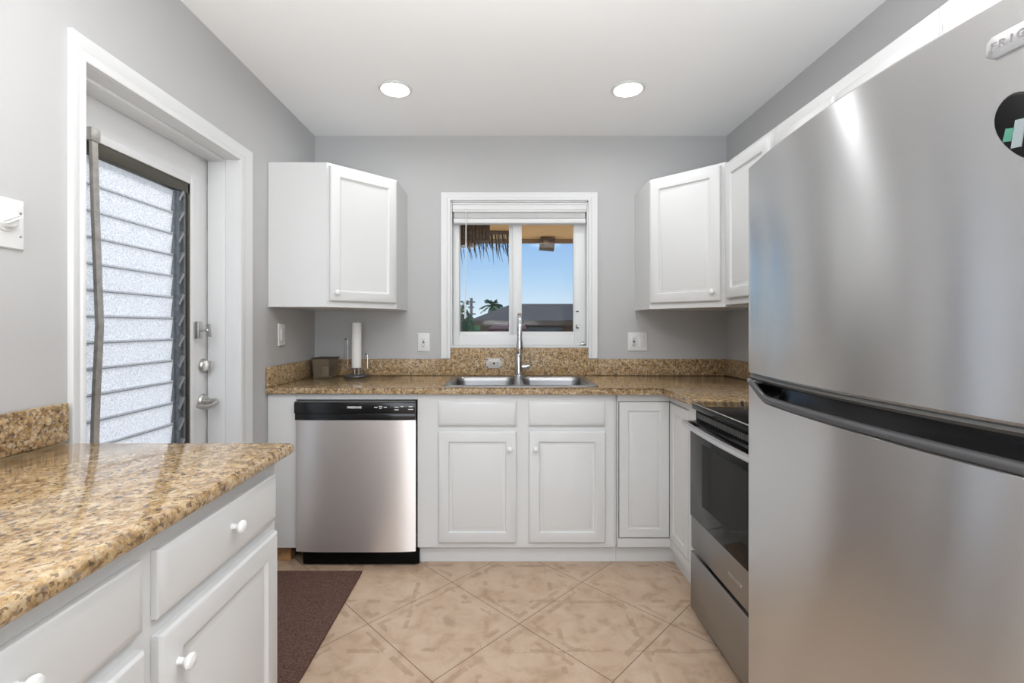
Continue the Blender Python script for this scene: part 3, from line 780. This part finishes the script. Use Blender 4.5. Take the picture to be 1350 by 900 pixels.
# ================================================================== SINK + FAUCET
sk = thing('sink', (.095, 2.7, CT), 'stainless steel double-bowl sink set into the granite under the window', 'sink')
RX0, RX1, RY0, RY1 = -.320, .510, 2.447, 2.958
rim = MB().loft([rrect(RX0, RX1, RY0, RY1, .03, CT+.0006), rrect(RX0, RX1, RY0, RY1, .03, CT+.003), rrect(RX0+.004, RX1-.004, RY0+.004, RY1-.004, .028, CT+.006)]).build('rim', 'sink', sk)
bowls = ((-.282, .072), (.112, .472)); BY0, BY1 = 2.482, 2.880
cts = []
for xa, xb in bowls:
    cts.append(MB().loft([rrect(xa, xb, BY0, BY1, .055, .9), rrect(xa, xb, BY0, BY1, .055, 1.0)]).build('cutter', 'sink', sk))
boolean(rim, cts)
for xa, xb in bowls:
    R = []
    for ins, z_, rr in ((-.001, CT+.0062, .056), (.003, CT+.002, .054), (.006, CT-.02, .052), (.016, .785, .05), (.030, .762, .045), (.06, .753, .03)):
        R.append(rrect(xa+ins, xb-ins, BY0+ins, BY1-ins, rr, z_))
    b_ = MB().loft(R, cap0=False).build('bowl', 'sink', sk, sharp=50)
    MB().lathe(((xa+xb)/2, (BY0+BY1)/2, .7535), (0, 0, 1), [(.045, 0), (.043, .003), (.035, .001), (0, .0005)], 24).build('drain', 'chrome', b_)

fc = thing('faucet', (.100, 2.918, CT+.006), 'chrome pull-down kitchen faucet standing behind the sink', 'faucet')
z0 = CT+.0065; cx, cy = .100, 2.918
MB().lathe((cx, cy, z0), (0, 0, 1), [(.036, 0), (.036, .004), (.026, .010), (.0260, .018), (.0240, .09), (.0215, .13), (.016, .150), (.0125, .16)], 24).build('base', 'chrome', fc)
pts = [(cx, cy, z0+.15), (cx, cy, z0+.28)]
for i in range(1, 11):
    a_ = PI*i/10; pts.append((cx+.001, cy-.075+.075*math.cos(a_), z0+.28+.105*math.sin(a_)))
MB().tube(pts, .0130, 14).build('gooseneck', 'chrome', fc)
yh = cy-.150
sh = MB().lathe((cx, yh, z0+.285), (0, 0, -1), [(.0150, 0), (.0165, .006), (.0165, .02), (.0135, .024), (.0160, .05), (.0205, .075), (.022, .130), (.020, .134), (0, .134)], 20).build('spray_head', 'chrome', fc)
lv_ = MB().lathe((cx+.018, cy-.004, z0+.06), (1, 0, 0), [(.013, 0), (.015, .01), (.0155, .045), (.012, .052), (0, .053)], 18).build('valve_body', 'chrome', fc)
MB().tube([(cx+.062, cy-.006, z0+.06), (cx+.072, cy-.010, z0+.075), (cx+.068, cy-.014, z0+.105), (cx+.060, cy-.018, z0+.122)], .0035, 10, rs=[.006, .0045, .0035, .004]).build('lever', 'chrome', lv_)

# ================================================================== OUTLETS AND SWITCHES
def plate(name, o, u, v, w, h, label, cat, mat='plastic'):
    r = thing(name, o, label, cat)
    u, v = Vector(u), Vector(v); n_ = u.cross(v)
    MB().panel(Vector(o)-u*w/2-v*h/2+n_*.0005, u, v, n_, w, h, [(0, 0), (0, .002), (.003, .0055), (.005, .006)]).build('cover_plate', mat, r)
    return r, Vector(o)+n_*.006, u, v, n_
def socket(r, c, u, v, n_, horizontal=False, mat='plastic', dark='dark', gfci=True):
    s_ = MB().obox(c+n_*.001, u, v, n_, .034, .068, .003, .001).build('receptacle', mat, r)
    for k_ in (-1, 1):
        m_ = MB(); cc = c+v*(k_*.020)+n_*.0028
        m_.obox(cc-u*.0065+v*.002, u, v, n_, .002, .008, .0012).obox(cc+u*.0065+v*.002, u, v, n_, .002, .0065, .0012)
        m_.lathe(cc-v*.0075-n_*.0004, n_, [(.0028, 0), (.0028, .001), (0, .001)], 10)
        m_.build('slots', dark, s_)
    if gfci:
        MB().obox(c+v*.0035+n_*.003, u, v, n_, .014, .005, .002, .0005).build('test_button', 'blackmatte', s_)
        MB().obox(c-v*.0035+n_*.003, u, v, n_, .014, .005, .002, .0005).build('reset_button', 'darkgrey', s_)
yb_ = YB-.0005
r, c, u, v, n_ = plate('wall_outlet', (-.520, yb_, 1.145), U, (0, 0, 1), .079, .120, 'white wall outlet between the paper towel holder and the window', 'outlet')
socket(r, c, u, v, n_)
r, c, u, v, n_ = plate('outlet_and_switch', (.884, yb_, 1.150), U, (0, 0, 1), .128, .122, 'white double wall plate with outlet and rocker switch right of the window', 'outlet')
socket(r, c-u*.026, u, v, n_)
MB().obox(c+u*.026+n_*.001, u, v, n_, .034, .068, .004, .0015).build('rocker_switch', 'plastic', r)
r, c, u, v, n_ = plate('light_switch', (XL+.0005, 2.585, 1.203), (0, 1, 0), (0, 0, 1), .078, .124, 'white rocker light switch on the left wall under the corner cabinet', 'switch')
MB().obox(c+n_*.002, u, v, n_, .034, .068, .005, .002).build('rocker_switch', 'plastic', r)
r, c, u, v, n_ = plate('dimmer_switch', (XL+.0005, 1.135, 1.507), (0, 1, 0), (0, 0, 1), .118, .126, 'white wall plate with a round dial at the left edge beside the doorway', 'switch')
dd_ = c+v*.008+u*.012
MB().lathe(dd_, n_, [(.030, 0), (.029, .003), (.022, .005), (.020, .014), (.018, .016), (0, .016)], 30).build('dial', 'plastic', r)
MB().obox(dd_+n_*.018, (0, 1, .6), (0, -.6, 1), n_, .036, .007, .006, .002).build('dial_grip', 'plastic', r)
for k_ in (-1, 1): MB().lathe(c+v*.03*k_+u*.048, n_, [(.003, -.001), (.003, .001), (0, .001)], 10).build('screw', 'nickel', r)
# steel outlet in the tall backsplash
r, c, u, v, n_ = plate('backsplash_outlet', (-.058, YB-.0212, 1.009), U, (0, 0, 1), .106, .066, 'brushed steel outlet plate set sideways in the granite backsplash behind the sink', 'outlet', 'steelplate')
s_ = MB().obox(c+n_*.001, u, v, n_, .068, .034, .003, .001).build('receptacle', 'steelplate', r)
for k_ in (-1, 1):
    m_ = MB(); cc = c+u*(k_*.020)+n_*.0028
    m_.obox(cc+v*.0065, u, v, n_, .008, .002, .0012).obox(cc-v*.0065, u, v, n_, .0065, .002, .0012)
    m_.build('slots', 'dark', s_)
MB().lathe(c+n_*.002, n_, [(.0075, 0), (.0075, .002), (0, .0025)], 14).build('centre_screw', 'dark', s_)
for a_ in (-1, 1):
    for b_ in (-1, 1): MB().lathe(c+u*.044*a_+v*.024*b_-n_*.0005, n_, [(.0055, 0), (.0055, .001), (0, .0015)], 12).build('screw', 'darkprint', r)

# ================================================================== ON THE COUNTER
# smoked glass cube
gc = thing('candle_holder', (-1.115, 2.925, CT), 'square smoked brown glass candle holder in the counter corner', 'candle holder')
ang = math.radians(-9)
def rq(w, z_, t_=0):
    pts = []
    for sx_, sy_ in ((-1, -1), (1, -1), (1, 1), (-1, 1)):
        x, y = sx_*w, sy_*w
        pts.append(Vector((-1.115+x*math.cos(ang)-y*math.sin(ang), 2.920+x*math.sin(ang)+y*math.cos(ang), z_)))
    return pts
MB().loft([rq(.050, CT+.001), rq(.052, CT+.006), rq(.0585, CT+.122), rq(.0595, CT+.124), rq(.0525, CT+.123), rq(.046, CT+.012)]).build('glass_box', 'smoked', gc)
f = MB(); 
R_ = [rq(.060, CT+.118), rq(.061, CT+.1255), rq(.0515, CT+.1255), rq(.0515, CT+.118)]
f.loft(R_, False, False)
f.build('rim', 'jalframe', gc)
MB().lathe((-1.115, 2.92, CT+.013), (0, 0, 1), [(.026, 0), (.026, .05), (.023, .053), (0, .054)], 24).build('candle', 'paper', gc)

# paper towel holder
pt = thing('paper_towel_holder', (-.925, 2.935, CT), 'chrome wire paper towel holder on a round base', 'paper towel holder')
px, py = -.925, 2.935
MB().lathe((px, py, CT+.001), (0, 0, 1), [(.074, 0), (.078, .004), (.076, .012), (.06, .018), (.052, .020), (.05, .016), (0, .014)], 40).build('base', 'darkgrey', pt)
f = MB().lathe((px, py, CT+.016), (0, 0, 1), [(.050, 0), (.050, .004), (0, .008)], 32)
f.build('base_plate', 'bar', pt)
f = MB()
for dx_ in (-.013, .013): f.tube([(px+dx_, py, CT+.02), (px+dx_, py, CT+.35)], .0028, 8)
def loop(xc, zt):
    return [(px+.0, py-.035, CT+.058), (xc-.012, py-.035, CT+.058), (xc-.012, py-.035, zt-.01), (xc-.009, py-.035, zt-.002), (xc, py-.035, zt), (xc+.009, py-.035, zt-.002), (xc+.012, py-.035, zt-.01), (xc+.012, py-.035, CT+.058)]
f.tube(loop(px-.056, CT+.238), .0024, 8); f.tube(loop(px+.068, CT+.145), .0024, 8)
f.tube([(px-.044, py-.035, CT+.058), (px+.08, py-.035, CT+.058)], .0024, 8); f.tube([(px, py-.034, CT+.058), (px, py-.034, CT+.018)], .0028, 8)
f.build('wire_frame', 'wire', pt)
for xc, zt in ((px-.056, CT+.240), (px+.068, CT+.147)): MB().lathe((xc, py-.035, zt-.006), (0, 0, 1), [(.003, 0), (.006, .004), (.006, .009), (0, .013)], 10).build('finial', 'darkgrey', pt)
tr_ = MB().loft([[Vector((px+r_*math.cos(2*PI*k_/32), py+r_*math.sin(2*PI*k_/32), CT+.060+h_)) for k_ in range(32)] for r_, h_ in ((.019, .002), (.029, 0), (.030, .002), (.030, .280), (.029, .282), (.019, .282), (.019, .002))], False, False)
tag(tr_.build('paper_towel_roll', 'paper'), 'slim white paper towel roll standing on the wire holder', 'paper towel')

# ---- rug
rg = MB().box(-1.20, -.718, 1.31, 2.352, .001, .010, .004)
rug = rg.build('kitchen_rug', 'rug'); tag(rug, 'dark brown kitchen rug on the tiles below the dishwasher', 'rug')
bd = MB().box(-1.205, -.713, 1.305, 1.325, .001, .012, .004).box(-1.205, -.713, 2.337, 2.357, .001, .012, .004).box(-1.205, -1.185, 1.305, 2.357, .001, .0118, .004).box(-.733, -.713, 1.305, 2.357, .001, .0118, .004)
bd.build('border', 'rug', rug)

# ================================================================== OUTSIDE
def out(o, label, cat, group=None): return tag(o, label, cat, group)
struct(MB().box(-400, 400, 3.9, 900, -3.3, -3.1).build('ground', 'ground'), 'ground outside')
ro = MB().box(-2.2, 3.2, 3.27, 5.05, 2.20, 2.23); rf = ro.build('roof_overhang', 'soffit')
tag(rf, 'tan roof overhang outside above the window', 'roof overhang')
MB().box(-2.2, 3.2, 5.051, 5.09, 2.155, 2.34, .004).build('fascia_board', 'fascia', rf)
MB().box(-.42, .16, 4.60, 4.64, 2.165, 2.199, .003).build('conduit', 'brown', rf)
# reed box and hanging fronds on the left
rb = thing('reed_shade', (-.32, 4.3, 1.9), 'brown woven reed box hanging under the overhang at the window left', 'shade')
f = MB().box(-.42, -.110, 3.88, 3.96, 1.967, 2.198, .004).box(-.42, -.228, 3.86, 3.96, 1.922, 1.9665, .004)
for i in range(11):
    x = -.418+i*.028
    f.box(x, x+.019, 3.866, 3.88, 1.967, 2.19, .002)
    if x < -.25: f.box(x, x+.019, 3.85, 3.86, 1.924, 1.966, .002)
f.build('panel', 'brown', rb)
f = MB()
for i in range(60):
    x = -.47+i*.0098+random.uniform(-.006, .006); L_ = random.uniform(.06, .22)*(1.1 if i % 3 else .7)
    z1_ = 2.10; y = 4.66+random.uniform(-.03, .03)
    dx_ = random.uniform(.0, .06)
    f.tube([(x, y, z1_+.10), (x+dx_*.3, y, z1_-L_*.4), (x+dx_, y, z1_-L_)], .003, 5, rs=[.005, .0045, .0008])
f.build('frond_fringe', 'frond', rb)['kind'] = 'stuff'
hb = thing('hanging_box', (.45, 4.7, 1.98), 'small dark tilted box hanging below the roof edge at the window right', 'box')
MB().obox((.472, 4.975, 2.128), (1, 0, -.08), (.08, 0, 1), (0, 1, 0), .150, .122, .14, .006).build('body', 'brown', hb)
MB().obox((.455, 4.902, 2.135), (1, 0, -.08), (.08, 0, 1), (0, 1, 0), .045, .04, .008, .002).build('face_plate', 'fascia', hb)

# neighbour's house
nh = thing('neighbour_house', (6, 25, -3.1), 'neighbouring house with dark shingle hip roof seen through the window', 'house')
hx0, hx1, hy0, hy1, ze, zr = -1.5, 14, 20.0, 30.0, 1.50, 2.46
def quadmesh(name, mat, parent, faces, th=.15):
    m_ = MB()
    for fc_ in faces:
        lo = [Vector(p_)-Vector((0, 0, th)) for p_ in fc_]
        m_.loft([lo, [Vector(p_) for p_ in fc_]])
    return m_.build(name, mat, parent)
quadmesh('roof', 'shingle', nh, [
    [(hx0, hy0, ze), (hx1, hy0, ze), (hx1-2, 25, zr), (hx0+2.0, 25, zr)],
    [(hx0, hy1, ze), (hx0, hy0, ze), (hx0+2.0, 25, zr)],
    [(hx1, hy1, ze), (hx0, hy1, ze), (hx0+2.0, 25, zr), (hx1-2, 25, zr)],
    [(hx1, hy0, ze), (hx1, hy1, ze), (hx1-2, 25, zr)]])
MB().box(hx0+.5, hx1-.5, hy0+.6, hy1-.6, -3.1, ze-.05).build('wall', 'stucco', nh)
MB().box(hx0, hx1, hy0-.03, hy0, ze-.2, ze-.02).build('fascia_board', 'brown', nh)
for xa, xb in ((-.5, .15), (.9, 2.6), (3.3, 4.6), (5.5, 8)):
    wn = MB().box(xa-.06, xb+.06, hy0+.50, hy0+.599, -.4, 1.24, .01).build('window', 'brown', nh)
    MB().box(xa, xb, hy0+.46, hy0+.499, -.3, 1.2).build('pane', 'housewin', wn)
ph = thing('porch_roof', (.3, 18.5, 0), 'low red tiled porch roof in front of the neighbouring house', 'roof')
quadmesh('roof', 'redroof', ph, [[(-.55, 17.6, 1.16), (.9, 17.6, 1.16), (.9, 19.2, 1.36), (-.35, 19.2, 1.36)]], .1)
MB().box(-.3, .8, 17.9, 19.0, -3.1, 1.10).build('wall', 'stucco', ph)
# trees
def blobtree(x, y, r, zc, label, squash=1.0):
    o = thing('leafy_tree', (x, y, -3.1), label, 'tree')
    MB().tube([(x, y, -3.1), (x+.05, y, zc-.6*r)], .15, 8).build('trunk', 'bark', o)
    m_ = MB()
    for i in range(520):
        th_ = random.uniform(0, 2*PI); ph_ = math.acos(random.uniform(-1, 1)); rr = r*random.uniform(.55, 1.0)
        c_ = Vector((x+rr*math.sin(ph_)*math.cos(th_), y+rr*math.sin(ph_)*math.sin(th_), zc+rr*squash*math.cos(ph_)))
        a_ = Vector((random.uniform(-1, 1), random.uniform(-1, 1), random.uniform(-1, 1))).normalized(); b_ = a_.orthogonal().normalized(); L_ = random.uniform(.07, .15)
        vs = [m_.bm.verts.new(c_+a_*L_), m_.bm.verts.new(c_+b_*L_*.45), m_.bm.verts.new(c_-a_*L_), m_.bm.verts.new(c_-b_*L_*.45)]
        m_.bm.faces.new(vs)
    m_.build('foliage', 'leaf', o)['kind'] = 'stuff'
blobtree(-1.20, 11.5, .55, 1.05, 'green leafy tree at the left edge of the window view', 1.25)
blobtree(-1.35, 15.5, .60, .75, 'darker leafy tree behind the utility pole', 1.0)
hg = thing('hedge', (-16, 36, -3.1), 'long dark green hedge far behind the trees', 'hedge')
m_ = MB(); rr_ = []
for i in range(61):
    x = -31+i*.5; h_ = 1.75+.25*math.sin(i*1.7)+random.uniform(-.12, .12); d_ = random.uniform(-.2, .2)
    rr_.append([(x, 35+d_, -3.1), (x, 34.9+d_, h_*.6), (x, 35.4, h_), (x, 36.4, h_*.9), (x, 37, -3.1)])
m_.loft(rr_).build('foliage', 'leaf', hg)
bt = thing('bare_shrub', (-.92, 10.4, -3.1), 'thin twiggy branches rising above the leafy tree at window left', 'shrub')
m_ = MB(); m_.tube([(-.92, 10.4, -3.1), (-.93, 10.4, 1.2), (-.90, 10.4, 1.75)], .012, 6)
for i in range(9):
    z_ = 1.3+i*.055; d_ = random.choice((-1, 1))*random.uniform(.05, .13); m_.tube([(-.91, 10.4, z_), (-.91+d_, 10.4, z_+.06)], .006, 5)
m_.build('branches', 'bark', bt)
m_ = MB()
for i in range(40):
    c_ = Vector((-.90+random.uniform(-.12, .14), 10.4+random.uniform(-.08, .08), random.uniform(1.55, 1.85))); a_ = Vector((random.uniform(-1, 1), 0, random.uniform(-1, 1))).normalized(); b_ = a_.orthogonal()
    m_.bm.faces.new([m_.bm.verts.new(c_+a_*.03), m_.bm.verts.new(c_+b_*.014), m_.bm.verts.new(c_-a_*.03), m_.bm.verts.new(c_-b_*.014)])
m_.build('foliage', 'leaf', bt)['kind'] = 'stuff'
up_ = thing('utility_pole', (-.95, 14, -3.1), 'wooden utility pole with short crossarms beyond the window', 'utility pole')
MB().tube([(-.96, 14, -3.1), (-.955, 14, 2.10)], .045, 8).build('pole', 'poleg', up_)
for z_, w in ((1.98, .12), (1.82, .09), (1.62, .14), (1.50, .08)):
    MB().box(-.955-w, -.955+w, 13.94, 13.98, z_-.02, z_+.02).build('crossarm', 'poleg', up_)
pl = thing('palm_tree', (-.65, 31, -3.1), 'small palm tree rising behind the neighbouring roof', 'palm tree')
MB().tube([(-.65, 31, -3.1), (-.66, 31, 2.62)], .14, 8).build('trunk', 'bark', pl)
for i in range(46):
    a_ = random.uniform(0, 2*PI); el = random.uniform(-.45, 1.3); L_ = random.uniform(.6, .95)
    d_ = Vector((math.cos(a_)*math.cos(el), math.sin(a_)*math.cos(el), math.sin(el)))
    base_ = Vector((-.66, 31, 2.62)); side = d_.cross(Vector((0, 0, 1))).normalized()*.11
    m_ = MB(); rr = []
    for k_ in range(5):
        t_ = k_/4; c_ = base_+d_*L_*t_-Vector((0, 0, .35*t_*t_)); wd = (math.sin(PI*min(1, t_*.9+.1))+.05)
        rr.append([c_+side*wd, c_+Vector((0, 0, .05)), c_-side*wd, c_-Vector((0, 0, .02))])
    m_.loft(rr); m_.build('frond', 'palmleaf', pl)
